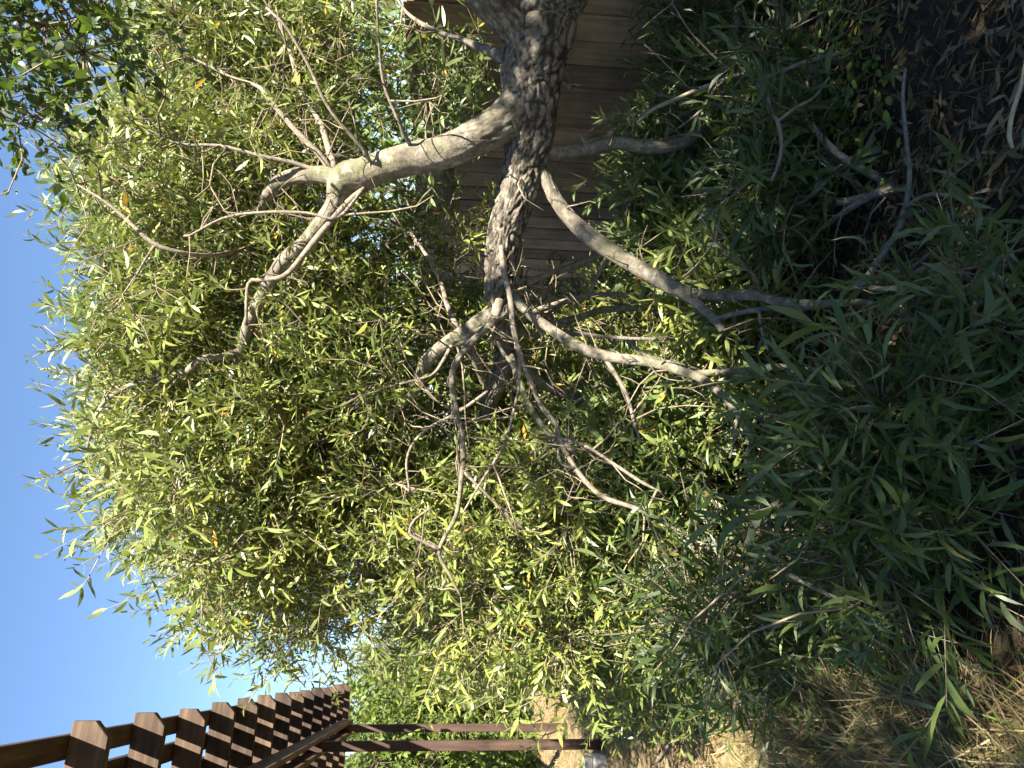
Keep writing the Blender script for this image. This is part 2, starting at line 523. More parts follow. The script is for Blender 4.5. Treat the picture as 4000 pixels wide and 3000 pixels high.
# ------------------------------------------------------------------ plant growing
class Plant:
    def __init__(self, root, leafkind):
        self.root = root
        self.off = np.array(root.location)
        self.nodes = []                      # skeleton points to grow from
        self.twigs = Bag()
        self.leaves = Leaves(leafkind)

    def limb(self, pts, mat, nseg=12, step=0.04, knob=0.06, name='branch', bark=False, fade=None):
        rows = catmull(pts, step)
        ar = None
        n = len(rows)
        if bark:
            ar, cr = bark_relief(rows, nseg, fade)
        else:
            sd = random.random() * 100
            ar = np.zeros((n, nseg))
            for i in range(n):
                for j in range(nseg):
                    th = j * 2 * math.pi / nseg
                    ar[i, j] = noise.noise((math.cos(th) * 0.9 + sd, math.sin(th) * 0.9, i * step * 7)) * knob * 1.6 \
                        + noise.noise((math.cos(th) * 2.2, math.sin(th) * 2.2 + sd, i * step * 26)) * knob
            ar *= rows[:, 3][:, None]
        v_, l_, s_ = sweep(rows, nseg, ar)
        bag = Bag()
        if bark:
            bag.add(v_ - self.off, l_, s_, crack=cr.ravel())
        else:
            bag.add(v_ - self.off, l_, s_)
        o = bag.build(name, mat, self.root)
        k = max(1, int(0.05 / step))
        self.nodes.append(rows[::k, :3])
        return o

    def twig(self, rows, nseg=4):
        v_, l_, s_ = sweep(rows, nseg)
        self.twigs.add(v_ - self.off, l_, s_)

    def bare(self, count, l0=0.10, l1=0.42):
        nodes = np.concatenate(self.nodes)
        for _ in range(count):
            a = nodes[rng.integers(len(nodes))]
            L = rng.uniform(l0, l1)
            d_ = nrm(rng.normal(0, 1, 3) + np.array([0, 0, 0.3]))
            r = rng.uniform(0.0022, 0.0045) * (1 + L)
            rows = [(*a, r)]
            q = a
            for k in range(4):
                d_ = nrm(d_ + rng.normal(0, 0.33, 3))
                q = q + d_ * L / 4
                rows.append((*q, r * (0.9 - 0.17 * k)))
                if k in (1, 2) and rng.uniform() < 0.6:
                    e_ = q + nrm(d_ + rng.normal(0, 0.8, 3)) * L * rng.uniform(0.15, 0.35)
                    self.twig(np.array([(*q, r * 0.6), (*(q * 0.5 + e_ * 0.5 + rng.normal(0, 0.006, 3)), r * 0.5), (*e_, r * 0.3)]), 3)
            self.twig(np.array(rows), 4)

    def grow(self, centres, sprays, sigma, leaf_len, leaves=(8, 12), upness=0.25, r0=0.0065, tint=(0.1, 0.9), keep=None, stem=(0.10, 0.26), spread=0.75, bare=1):
        centres = np.asarray(centres)
        nodes = np.concatenate(self.nodes)
        # side branches to the clump centres, nearest first
        dist = np.array([np.min(((nodes - c_) ** 2).sum(1)) for c_ in centres])
        for ci in np.argsort(dist):
            c_ = centres[ci]
            dd = ((nodes - c_) ** 2).sum(1)
            k = int(np.argmin(dd))
            a = nodes[k]
            L = math.sqrt(dd[k])
            if L < 0.05:
                continue
            mid = (a + c_) / 2 + rng.normal(0, 0.10, 3) * L + np.array([0, 0, 0.10 * L])
            r = r0 * (0.55 + 0.8 * min(L, 1.2))
            q1 = a * 0.66 + mid * 0.34 + rng.normal(0, 0.035, 3) * L
            q2 = c_ * 0.5 + mid * 0.5 + rng.normal(0, 0.06, 3) * L
            rows = catmull([(*a, r), (*q1, r * 0.88), (*mid, r * 0.75), (*q2, r * 0.6), (*c_, r * 0.42)], 0.07)
            self.twig(rows, 5)
            nodes = np.vstack([nodes, rows[1:, :3]])
        self.nodes = [nodes]
        self.bare(int(bare * len(centres)))
        # leafy sprays
        n = len(centres) * sprays
        tips = np.repeat(centres, sprays, 0) + rng.normal(0, 1, (n, 3)) * sigma
        if keep is not None:
            tips = tips[keep(tips)]
        n = len(tips)
        near = np.empty((n, 3))
        from mathutils.kdtree import KDTree
        kd = KDTree(len(nodes))
        for i, p in enumerate(nodes):
            kd.insert(p, i)
        kd.balance()
        for i in range(n):
            co, idx, dd = kd.find(tips[i])
            near[i] = co
        dirs = nrm(nrm(tips - near) * 0.8 + rng.normal(0, 0.55, (n, 3)) + np.array([0, 0, upness]))
        slen = rng.uniform(stem[0], stem[1], n)
        ends = tips + dirs * slen[:, None]
        nl = rng.integers(leaves[0], leaves[1] + 1, n)
        for i in range(n):
            L = np.linalg.norm(tips[i] - near[i])
            m_ = (near[i] + tips[i]) / 2 + rng.normal(0, 0.09, 3) * L
            r = 0.0016 + 0.0022 * min(1, L / 0.4)
            self.twig(np.array([(*near[i], r * 1.2), (*m_, r), (*tips[i], r * 0.8), (*ends[i], 0.0008)]), 3)
        rep = np.repeat(np.arange(n), nl)
        kk = np.concatenate([np.arange(x) for x in nl])
        tt = (kk + rng.uniform(0, 1, len(rep)) * 0.8) / nl[rep]
        base = tips[rep] + dirs[rep] * (slen[rep] * (tt * 1.25 - 0.25))[:, None]
        ang = kk * 2.4 + rng.uniform(0, 6.28, n)[rep] + rng.normal(0, 0.3, len(rep))
        u_ = nrm(np.cross(dirs, rng.normal(0, 1, (n, 3))))[rep]
        v_ = np.cross(dirs[rep], u_)
        rad = np.cos(ang)[:, None] * u_ + np.sin(ang)[:, None] * v_
        X = nrm(dirs[rep] * (0.35 + 0.65 * tt[:, None]) + rad * spread + rng.normal(0, 0.18, (len(rep), 3)) + np.array([0, 0, 0.04]))
        Z = nrm(np.cross(X, rng.normal(0, 1, (len(rep), 3))))
        flip = (Z[:, 2] < 0) & (rng.uniform(0, 1, len(rep)) < 0.7)
        Z[flip] *= -1
        s = rng.uniform(leaf_len[0], leaf_len[1], len(rep)) * (0.75 + 0.25 * np.sin(tt * 3.0))
        s = s * rng.uniform(0.72, 1.22, n)[rep]
        sprt = rng.uniform(0, 1, n)[rep]
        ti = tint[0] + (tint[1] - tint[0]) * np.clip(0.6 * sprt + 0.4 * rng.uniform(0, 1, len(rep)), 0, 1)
        odd = rng.uniform(0, 1, len(rep)) < 0.007
        ti[odd] = rng.uniform(0.965, 1.0, odd.sum())
        self.leaves.add(base, X, Z, s, ti)
        self.nodes = [nodes]

    def finish(self, leafmat, twigmat, n_single=0):
        if self.twigs.n:
            tag(self.twigs.build('twigs', twigmat, self.root), kind='stuff')
        if any(self.off):
            for i in range(len(self.leaves.pos)):
                pass
        o = self.leaves.build(leafmat, self.root, n_single)
        if any(self.off):
            o.location = (-self.off).tolist()


def bark_relief(rows, nseg, fade=None):
    """furrows between bark plates, in metres, and how deep in a furrow each vertex lies"""
    n = len(rows)
    s = np.concatenate([[0], np.cumsum(np.linalg.norm(np.diff(rows[:, :3], axis=0), axis=1))])
    ar = np.zeros((n, nseg)); cr = np.zeros((n, nseg))
    for i in range(n):
        rr = 0.12
        amp = min(1.0, rows[i, 3] / 0.085)
        if fade:
            amp *= max(0.22, 1 - s[i] / fade)
        for j in range(nseg):
            th = j * 2 * math.pi / nseg
            x, y, z = math.cos(th) * rr, math.sin(th) * rr, s[i]
            w1 = noise.noise_vector((x * 7, y * 7, z * 4)) * 0.07
            w2 = noise.noise_vector((x * 28, y * 28, z * 16)) * 0.022
            xx, yy, zz = x + w1.x + w2.x, y + w1.y + w2.y, z + (w1.z + w2.z) * 2.2
            dd, _ = noise.voronoi(Vector((xx * 31, yy * 31, zz * 8.5)))
            wid = 0.26 + 0.26 * noise.noise((x * 11, y * 11, z * 6 + 9))
            c1 = max(0.0, 1 - (dd[1] - dd[0]) / max(wid, 0.04))
            d2, _ = noise.voronoi(Vector((xx * 80, yy * 80, zz * 27)))
            c2 = max(0.0, 1 - (d2[1] - d2[0]) / 0.20) * max(0.0, 0.5 + noise.noise((x * 9 + 4, y * 9, z * 7)))
            c_ = min(1, c1 + c2 * 0.55)
            big = noise.noise((x * 7, y * 7, z * 2.6)) * 0.018
            plate = noise.noise((x * 34, y * 34, z * 17)) * 0.0075
            fine = noise.noise((x * 90, y * 90, z * 60)) * 0.005
            ar[i, j] = (big + plate + fine - 0.011 * c_ ** 1.1) * amp
            cr[i, j] = c_ * min(1, amp * 1.1)
    return ar, cr


def path(spec, dflt=None):
    """[(x, y, half width px, depth)] in photograph pixels -> world rows"""
    out = []
    for x, y, hw, d in spec:
        p = P(x, y, d)
        out.append((p[0], p[1], p[2], hw * d / FPX))
    return out


def inside(poly, x, y):
    poly = np.asarray(poly, float)
    r = np.zeros(len(x), bool)
    j = len(poly) - 1
    for i in range(len(poly)):
        xi, yi = poly[i]; xj, yj = poly[j]
        c_ = ((yi > y) != (yj > y)) & (x < (xj - xi) * (y - yi) / (yj - yi + 1e-12) + xi)
        r ^= c_
        j = i
    return r


def ground_z(x, y):
    return 0.05 * np.sin(x * 1.7 + 0.6) * np.cos(y * 1.3) + 0.03 * np.sin(x * 4.1 + y * 3.3)


def scatter(poly, n, d0, d1, zmin=0.10, pw=1.0):
    """n points in the solid that spans outline `poly` between two depths, above the ground"""
    poly = np.asarray(poly, float)
    lo, hi = poly.min(0), poly.max(0)
    out = []
    got = 0
    while got < n:
        x = rng.uniform(lo[0], hi[0], n * 3); y = rng.uniform(lo[1], hi[1], n * 3)
        d = d0 + (d1 - d0) * rng.uniform(0, 1, n * 3) ** pw
        ok = inside(poly, x, y)
        p = CAM + d[:, None] * (_F[None] + ((1500 - y) / FPX)[:, None] * _RC[None] + ((2000 - x) / FPX)[:, None] * _UC[None])
        ok &= p[:, 2] > zmin
        out.append(p[ok]); got += ok.sum()
    return np.concatenate(out)[:n]


# fence line (needed by several things): X along the fence from the near right to the far left
FA = np.array([P(2000, 50, 4.40)[0], P(2000, 50, 4.40)[1]])
FB = np.array([P(2000, 1000, 7.60)[0], P(2000, 1000, 7.60)[1]])
FD = (FB - FA) / np.linalg.norm(FB - FA)
FN = np.array([-FD[1], FD[0]])
if FN @ (np.zeros(2) - FA) < 0:
    FN = -FN                                  # towards the camera's side


def this_side(p, m=0.12):
    return (p[:, :2] - FA) @ FN > m


def above(p, m=0.03):
    return p[:, 2] > m


exec_parts = []
#@@STRUCTURE
# ================================================================== the setting
def make_ground():
    def axis(lo, hi, near_lo, near_hi, step):
        mid = np.arange(near_lo, near_hi + 1e-6, step)
        a = near_lo - np.geomspace(step * 2, near_lo - lo, 16)[::-1]
        b_ = near_hi + np.geomspace(step * 2, hi - near_hi, 16)
        return np.concatenate([a, mid, b_])
    xs = axis(-400, 400, -7, 5, 0.08)
    ys = axis(-200, 700, -1, 12, 0.08)
    gx, gy = np.meshgrid(xs, ys, indexing='ij')
    near = np.exp(-((gx / 14) ** 2 + ((gy - 5) / 16) ** 2))
    z = ground_z(gx, gy) * near
    z += near * 0.012 * rng.normal(0, 1, gx.shape)
    v_ = np.stack([gx, gy, z], -1).reshape(-1, 3)
    nx, ny = gx.shape
    i = np.arange(nx - 1)[:, None]; j = np.arange(ny - 1)[None, :]
    q = np.stack([i * ny + j, (i + 1) * ny + j, (i + 1) * ny + j + 1, i * ny + j + 1], -1).reshape(-1, 4)
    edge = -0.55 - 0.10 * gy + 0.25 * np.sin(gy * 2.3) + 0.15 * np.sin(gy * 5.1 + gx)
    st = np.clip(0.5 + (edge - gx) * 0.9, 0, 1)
    me = mesh_np('ground', v_, q.ravel(), np.full(len(q), 4), M['ground'], {'straw': st.ravel()})
    tag(link('ground', me), kind='structure')


make_ground()


# ------------------------------------------------------------------ board fence at the right
def make_fence():
    base = FA - FD * 3.2
    root = thing('board_fence', 'brown vertical board fence behind the leaning trunk', 'fence', loc=(base[0], base[1], 0))
    ang = math.atan2(FD[1], FD[0])
    root.rotation_euler = (0, 0, ang)
    # local: x along the fence, -y or +y towards the camera side
    side = 1.0 if (np.array([-math.sin(ang), math.cos(ang)]) @ FN) > 0 else -1.0
    pitch = 0.226
    n = 40
    for i in range(n):
        wv = rng.uniform(-0.003, 0.003)
        h = 1.95 + rng.uniform(-0.010, 0.010)
        v_, l_, s_ = box_vs((-0.106 + rng.uniform(0, 0.004), -0.011, 0), (0.106 - rng.uniform(0, 0.004), 0.011, h))
        bag = Bag(); bag.add(v_, l_, s_)
        o = bag.build('board', M['fence'], root, smooth=False)
        o.location = (i * pitch + 0.1, wv, 0.03)
        o.rotation_euler = (0, rng.uniform(-0.004, 0.004), 0)
        bevelled(o, 0.003, 1)
        bag = Bag(); bag.add(*box_vs((-0.045, -0.006, 0), (0.045, 0.006, 1.93)))
        o = bag.build('gap_light_stop', M['fence'], root, smooth=False)  # unseen strip added behind each gap to block light and keep the joint dark
        o.location = (i * pitch + 0.1 + pitch / 2, -side * 0.026, 0.03)
    L = n * pitch
    x_split = 4.9
    for z0, x0, x1 in ((1.655, x_split, L),):
        bag = Bag(); bag.add(*box_vs((x0, side * 0.014 if side > 0 else -0.052, z0), (x1, 0.052 if side > 0 else -0.014, z0 + 0.085)))
        bevelled(bag.build('rail', M['fence_rail'], root, smooth=False), 0.004)
    for x0 in (0.6, 3.0, 5.4, 7.8):
        bag = Bag(); bag.add(*box_vs((x0 - 0.045, -side * 0.105 - 0.045, 0), (x0 + 0.045, -side * 0.105 + 0.045, 1.9)))
        bevelled(bag.build('post', M['fence'], root, smooth=False), 0.004)


make_fence()

# ------------------------------------------------------------------ pergola at the left
PA = np.array([-1.39, 2.93]); PD = np.array([-3.25, 8.06]); PD = PD / np.linalg.norm(PD)   # line of the rafter tails
PRT = np.array([PD[1], -PD[0]])                                                             # along a rafter, towards its tail


def make_pergola():
    root = thing('pergola', 'dark brown wooden pergola with pointed rafter tails on two square posts', 'pergola', loc=(PA[0], PA[1], 0))
    ang = math.atan2(PRT[1], PRT[0])
    root.rotation_euler = (0, 0, ang)
    # local x = along the rafters (tail at x=0, body towards -x), local y = depth along the pergola
    zb = 2.885
    H = 0.145
    LEN = 3.4
    for i in range(14):
        y = i * 0.60 + rng.uniform(-0.012, 0.012)
        e = rng.uniform(-0.012, 0.012)
        prof = [(-LEN, zb), (-0.060 + e, zb), (e, zb + 0.058), (e, zb + H), (-LEN, zb + H)]
        v_ = np.array([(x, -0.020, z) for x, z in prof] + [(x, 0.020, z) for x, z in prof])
        k = len(prof)
        f, s = [], []
        f += list(range(k)); s.append(k)
        f += list(range(2 * k - 1, k - 1, -1)); s.append(k)
        for a in range(k):
            b_ = (a + 1) % k
            f += [b_, a, a + k, b_ + k]; s.append(4)
        bag = Bag(); bag.add(v_, np.array(f), np.array(s))
        o = bag.build('rafter', M['rafter'], root, smooth=False)
        o.location = (0, y, rng.uniform(-0.004, 0.004))
        bevelled(o, 0.003, 1)
    y0, y1 = -1.2, 13 * 0.60 + 0.12
    for i in range(22):
        x = -0.088 - i * 0.135
        w_ = 0.044
        bag = Bag(); bag.add(*box_vs((-w_, y0 - rng.uniform(0, .05), zb + H + 0.004), (w_, y1 + rng.uniform(0, .05), zb + H + 0.042)))
        o = bag.build('slat', M['rafter_y'], root, smooth=False)
        o.location = (x, 0, 0)
        o.rotation_euler = (0, 0, rng.uniform(-0.0012, 0.0012))
        bevelled(o, 0.003, 1)
    ends = {}
    for px in (-0.50, -2.9):
        for dx in (-0.066, 0.066):
            bag = Bag(); bag.add(*box_vs((-0.019, -1.1, zb - 0.152), (0.019, 7.12, zb - 0.003)))
            o = bag.build('beam', M['beam'], root, smooth=False)
            o.location = (px + dx, 0, 0)
            bevelled(o, 0.004, 1)
        for py in (1.55 if px < -1 else None, 4.55, 6.80):
            if py is None:
                continue
            bag = Bag(); bag.add(*box_vs((-0.0455, -0.0455, -0.02), (0.0455, 0.0455, zb - 0.004)))
            o = bag.build('post', M['post'], root, smooth=False)
            o.location = (px, py, 0)
            bevelled(o, 0.005, 2)


M['rafter_y'] = wood_mat('dark_stained_slat', (0.0280, 0.0192, 0.0144), (0.0600, 0.0416, 0.0304), (0.1280, 0.0944, 0.0680), 1)
M['beam'] = wood_mat('red_brown_beam', (0.070, 0.042, 0.030), (0.14, 0.090, 0.064), (0.24, 0.17, 0.12), 1)
make_pergola()


# ------------------------------------------------------------------ the leaning tree
def make_main_tree():
    root = thing('leaning_tree', 'large leaning tree with a sideways trunk and a spreading crown of long narrow leaves', 'tree')
    T = Plant(root, 'long')
    trunk_px = [(2150, -1000, 150, 2.9), (2145, -300, 150, 3.08), (2133, 0, 145, 3.2), (2110, 130, 137, 3.25), (2087, 250, 126, 3.3), (2082, 380, 112, 3.35),
                (2080, 500, 96, 3.4), (2055, 630, 88, 3.45), (2022, 760, 81, 3.5), (1980, 900, 77, 3.55), (1967, 1050, 66, 3.6),
                (1961, 1160, 56, 3.66), (1975, 1250, 46, 3.72), (1988, 1340, 40, 3.80), (1968, 1430, 42, 3.9), (1937, 1505, 38, 4.0),
                (1905, 1580, 32, 4.12), (1880, 1660, 24, 4.25), (1850, 1760, 15, 4.4)]
    tp = path(trunk_px)
    foot = tp[1]
    tp = [(2.62, 2.72, -0.25, 0.24), (2.55, 2.76, 0.05, 0.21), (2.42, 2.80, 0.42, 0.185), (2.22, 2.86, 0.80, 0.175), (1.98, 2.95, 1.06, 0.170)] + tp[2:]
    T.limb(tp, M['trunk'], nseg=110, step=0.009, name='trunk', bark=True)
    big = M['limb']
    # (x, y, half width, depth)
    limbs = [
        # the upper limb that carries the crown, and its forks
        (big, 28, [(2090, 300, 70, 3.36), (2050, 375, 88, 3.36), (1985, 455, 80, 3.36), (1890, 520, 72, 3.36), (1753, 590, 66, 3.37), (1627, 618, 64, 3.4), (1500, 650, 60, 3.42), (1424, 678, 62, 3.44), (1345, 704, 62, 3.46),
                   (1309, 800, 40, 3.5), (1254, 875, 33, 3.52), (1187, 956, 31, 3.55), (1112, 1017, 30, 3.6), (1051, 1105, 25, 3.62), (1003, 1193, 25, 3.66), (970, 1275, 24, 3.7),
                   (949, 1356, 22, 3.75), (915, 1450, 18, 3.85), (895, 1540, 14, 3.95), (881, 1650, 11, 4.05), (870, 1800, 7, 4.2)]),
        (big, 20, [(1330, 700, 44, 3.47), (1262, 681, 34, 3.5), (1153, 688, 31, 3.56), (1085, 719, 28, 3.62), (1040, 775, 22, 3.7), (1010, 850, 16, 3.8), (985, 960, 11, 3.95), (950, 1100, 7, 4.1)]),
        (big, 21, [(2085, 215, 60, 3.30), (2030, 140, 80, 3.24), (1975, 65, 80, 3.17), (1890, -20, 74, 3.1), (1780, -150, 66, 3.05), (1600, -300, 50, 3.0), (1350, -420, 30, 2.95)]),
        (M['limb'], 14, [(940, 1370, 15, 3.76), (870, 1395, 15, 3.72), (780, 1403, 14, 3.7), (732, 1450, 13, 3.7), (610, 1478, 12, 3.72), (495, 1512, 10, 3.75), (407, 1573, 8, 3.8), (366, 1654, 6, 3.85), (330, 1800, 4, 3.9)]),
        (M['branch'], 10, [(1000, 960, 8, 3.9), (847, 996, 9, 3.6), (725, 990, 9, 3.45), (610, 956, 9, 3.4), (540, 900, 8, 3.4), (475, 840, 7, 3.4), (400, 780, 5, 3.4), (300, 720, 3, 3.45)]),
        (M['branch'], 8, [(610, 956, 7, 3.4), (570, 1010, 6, 3.4), (542, 1061, 5, 3.42), (480, 1150, 3, 3.5)]),
        (M['branch'], 10, [(1290, 672, 14, 3.5), (1254, 610, 13, 3.5), (1153, 508, 11, 3.5), (1051, 386, 10, 3.55), (1010, 339, 8, 3.6), (900, 300, 6, 3.7), (760, 230, 4, 3.8)]),
        (M['branch'], 10, [(1310, 660, 15, 3.5), (1288, 597, 14, 3.55), (1254, 488, 12, 3.6), (1186, 380, 11, 3.65), (1119, 156, 8, 3.75), (1050, 20, 6, 3.85)]),
        (M['branch'], 8, [(1440, 640, 8, 3.38), (1430, 597, 7, 3.3), (1288, 427, 7, 3.2), (1207, 258, 6, 3.15), (1119, 108, 6, 3.1), (1040, 30, 4, 3.1)]),
        (M['branch'], 8, [(1610, 580, 9, 3.36), (1560, 480, 7, 3.25), (1500, 330, 6, 3.2), (1480, 160, 5, 3.15), (1470, 0, 4, 3.1)]),
        (M['branch'], 8, [(1290, 690, 11, 3.5), (1160, 640, 9, 3.48), (1020, 610, 8, 3.45), (860, 570, 7, 3.45), (700, 560, 5, 3.5), (560, 500, 4, 3.5)]),
        (M['branch'], 8, [(1430, 735, 12, 3.44), (1360, 790, 12, 3.35), (1250, 915, 12, 3.3), (1190, 990, 11, 3.3), (1110, 1078, 10, 3.3), (1010, 1096, 8, 3.3), (970, 1110, 7, 3.3), (960, 1270, 6, 3.3)]),
        (M['branch'], 8, [(1420, 735, 8, 3.4), (1320, 850, 7, 3.3), (1200, 832, 6, 3.3), (1040, 830, 6, 3.3), (880, 850, 5, 3.3), (740, 920, 4, 3.35)]),
        # up-left limb from the fork, with its nearer companion
        (big, 21, [(1975, 1190, 48, 3.68), (1935, 1235, 46, 3.68), (1892, 1254, 45, 3.68), (1816, 1305, 40, 3.7), (1766, 1330, 31, 3.72), (1690, 1387, 27, 3.8), (1652, 1438, 26, 3.85),
                   (1627, 1514, 22, 3.9), (1576, 1571, 18, 3.96), (1538, 1609, 16, 4.0), (1450, 1690, 12, 4.1), (1330, 1760, 8, 4.2)]),
        (big, 14, [(1955, 1175, 20, 3.55), (1918, 1261, 19, 3.5), (1867, 1311, 15, 3.46), (1804, 1381, 14, 3.42), (1769, 1451, 13, 3.4), (1769, 1533, 12, 3.4), (1785, 1615, 11, 3.4), (1804, 1691, 10, 3.4),
                   (1810, 1786, 11, 3.4), (1804, 1858, 10, 3.4), (1785, 2004, 9, 3.4), (1740, 2092, 8, 3.4), (1715, 2162, 7, 3.4), (1753, 2238, 6, 3.4), (1800, 2330, 4, 3.4)]),
        (M['branch'], 8, [(1725, 2150, 7, 3.4), (1640, 2110, 6, 3.38), (1600, 2080, 6, 3.38), (1620, 2030, 5, 3.38), (1690, 1980, 4, 3.4)]),
        (M['branch'], 8, [(1808, 1840, 7, 3.4), (1870, 1900, 6, 3.4), (1960, 1990, 5, 3.42), (2050, 2070, 4, 3.45)]),
        (M['branch'], 10, [(1790, 1290, 12, 3.75), (1747, 1191, 10, 3.8), (1722, 1103, 9, 3.85), (1684, 1027, 8, 3.9), (1640, 960, 6, 4.0), (1600, 900, 4, 4.1)]),
        (M['branch'], 10, [(1800, 1330, 16, 3.9), (1850, 1390, 18, 4.0), (1875, 1450, 17, 4.1), (1900, 1520, 14, 4.2)]),
        (M['branch'], 8, [(1770, 1340, 7, 3.7), (1700, 1455, 6, 3.65), (1640, 1480, 5, 3.6), (1560, 1500, 4, 3.6)]),
        (M['branch'], 8, [(1905, 1530, 8, 3.9), (1790, 1610, 7, 3.8), (1650, 1690, 6, 3.7), (1590, 1790, 5, 3.7), (1600, 1920, 4, 3.7)]),
        # thin dark rods hanging across the fork
        (M['branch'], 10, [(1958, 960, 10, 3.46), (1968, 1058, 12, 3.44), (1994, 1166, 12, 3.42), (2006, 1280, 11, 3.4), (2032, 1387, 11, 3.38), (2070, 1482, 10, 3.36), (2114, 1583, 10, 3.34), (2171, 1660, 10, 3.32),
                           (2196, 1738, 10, 3.3), (2260, 1846, 10, 3.28), (2354, 1940, 10, 3.25), (2481, 1985, 9, 3.2), (2576, 2029, 8, 3.15), (2671, 2092, 6, 3.1), (2766, 2143, 5, 3.05), (2860, 2220, 3, 3.0)]),
        (M['branch'], 8, [(2190, 1710, 8, 3.3), (2290, 1745, 7, 3.27), (2386, 1805, 7, 3.25), (2512, 1887, 6, 3.2), (2590, 1925, 4, 3.2)]),
        (M['branch'], 8, [(2032, 1400, 8, 3.38), (2030, 1460, 7, 3.35), (2022, 1540, 7, 3.3), (2000, 1628, 6, 3.3), (1968, 1742, 6, 3.3), (1880, 1881, 5, 3.3), (1810, 2000, 4, 3.3)]),
        (M['branch'], 8, [(2250, 1830, 7, 3.28), (2190, 1810, 6, 3.28), (2180, 1750, 5, 3.3)]),
        (M['branch'], 8, [(1918, 1275, 9, 3.6), (1949, 1349, 9, 3.5), (1987, 1406, 8, 3.42), (2025, 1440, 7, 3.38)]),
        (big, 10, [(1990, 1370, 16, 3.85), (2010, 1430, 13, 3.7), (2038, 1520, 13, 3.6), (2082, 1609, 13, 3.55), (2133, 1679, 12, 3.5), (2200, 1735, 11, 3.5), (2250, 1765, 9, 3.5)]),
        (big, 12, [(1995, 1350, 30, 3.85), (2070, 1457, 23, 4.0), (2133, 1508, 20, 4.1), (2228, 1546, 19, 4.2), (2323, 1584, 18, 4.3), (2390, 1640, 14, 4.4), (2450, 1730, 9, 4.5)]),
        # right hand limbs behind the fork
        (big, 12, [(2000, 1290, 20, 3.8), (2082, 1223, 13, 3.9), (2165, 1191, 12, 3.95), (2260, 1163, 11, 4.0), (2317, 1153, 10, 4.0), (2424, 1150, 8, 4.0), (2520, 1165, 5, 4.0)]),
        (M['branch'], 8, [(2300, 1155, 9, 4.0), (2335, 1075, 8, 4.0), (2375, 1010, 7, 4.0), (2420, 930, 4, 4.0)]),
        (big, 12, [(2010, 1290, 22, 3.8), (2090, 1300, 15, 3.85), (2165, 1267, 14, 3.95), (2260, 1242, 13, 4.0), (2342, 1213, 14, 4.0), (2450, 1204, 12, 4.0), (2545, 1204, 11, 4.0), (2640, 1216, 9, 4.0), (2740, 1240, 6, 4.0)]),
        (M['branch'], 8, [(2450, 1204, 9, 4.0), (2520, 1150, 9, 4.05), (2560, 1100, 8, 4.1)]),
        (big, 10, [(2160, 1290, 10, 3.75), (2291, 1308, 9, 3.75), (2386, 1318, 8, 3.75), (2513, 1324, 7, 3.75), (2671, 1324, 6, 3.75)]),
        (M['branch'], 8, [(2060, 1110, 13, 3.7), (2140, 1070, 12, 3.8), (2240, 1040, 12, 3.9), (2340, 1000, 10, 4.0), (2420, 960, 7, 4.1)]),
        # low limb that runs down to the left
        (big, 21, [(2070, 640, 30, 3.44), (2120, 683, 27, 3.42), (2165, 772, 28, 3.4), (2228, 855, 31, 3.38), (2323, 938, 35, 3.36), (2437, 1014, 33, 3.34), (2545, 1077, 32, 3.3), (2627, 1121, 31, 3.28),
                   (2690, 1145, 24, 3.26), (2760, 1154, 22, 3.22), (2829, 1156, 23, 3.2), (2954, 1153, 21, 3.0), (3043, 1178, 19, 2.85), (3170, 1188, 17, 2.65), (3265, 1185, 15, 2.5), (3391, 1185, 13, 2.38),
                   (3499, 1223, 10, 2.25), (3613, 1280, 9, 2.15), (3676, 1343, 6, 2.1)]),
        (big, 12, [(2610, 1112, 22, 3.29), (2703, 1172, 20, 3.22), (2798, 1255, 17, 3.15), (2823, 1292, 14, 3.12)]),
        (big, 10, [(2790, 1248, 10, 3.15), (2860, 1228, 10, 3.1), (2980, 1208, 10, 3.0), (3138, 1204, 9, 2.9), (3280, 1190, 7, 2.8)]),
        (M['branch'], 8, [(2965, 1210, 6, 3.0), (2975, 1290, 5, 2.98), (3000, 1370, 4, 2.95)]),
        # middle hanging limb, mossy
        (big, 16, [(1990, 1120, 16, 3.6), (2051, 1210, 19, 3.56), (2133, 1273, 20, 3.53), (2209, 1324, 22, 3.5), (2310, 1375, 22, 3.46), (2418, 1400, 21, 3.43), (2525, 1413, 20, 3.4), (2639, 1444, 19, 3.36),
                   (2734, 1476, 17, 3.25), (2817, 1539, 14, 3.02), (2874, 1609, 13, 2.88), (2900, 1660, 12, 2.78), (2940, 1715, 12, 2.68), (2918, 1786, 11, 2.6), (2942, 1894, 11, 2.5), (3001, 2025, 11, 2.38), (3019, 2188, 10, 2.28), (3182, 2296, 8, 2.15), (3350, 2370, 5, 2.02)]),
        (big, 10, [(2700, 1462, 13, 3.34), (2758, 1457, 13, 3.32), (2885, 1451, 13, 3.1), (3011, 1432, 12, 2.95), (3170, 1444, 11, 2.8), (3265, 1470, 10, 2.7), (3360, 1508, 9, 2.6), (3417, 1565, 7, 2.55), (3448, 1660, 5, 2.5)]),
        (M['branch'], 8, [(2361, 1400, 9, 3.45), (2405, 1463, 9, 3.42), (2450, 1546, 8, 3.4), (2475, 1641, 7, 3.38), (2500, 1720, 4, 3.36)]),
        (M['branch'], 8, [(2450, 1330, 7, 3.6), (2540, 1395, 7, 3.5), (2680, 1425, 5, 3.45), (2740, 1450, 4, 3.4)]),
        (M['branch'], 8, [(2880, 1630, 6, 3.2), (2870, 1720, 5, 3.15), (2850, 1790, 4, 3.12)]),
        # right hanging bough in front of the fence
        (big, 12, [(2110, 570, 34, 3.44), (2158, 598, 30, 3.46), (2260, 589, 27, 3.5), (2330, 575, 25, 3.52), (2386, 557, 25, 3.53), (2513, 572, 25, 3.56), (2640, 566, 25, 3.6), (2697, 538, 25, 3.6), (2766, 462, 24, 3.6),
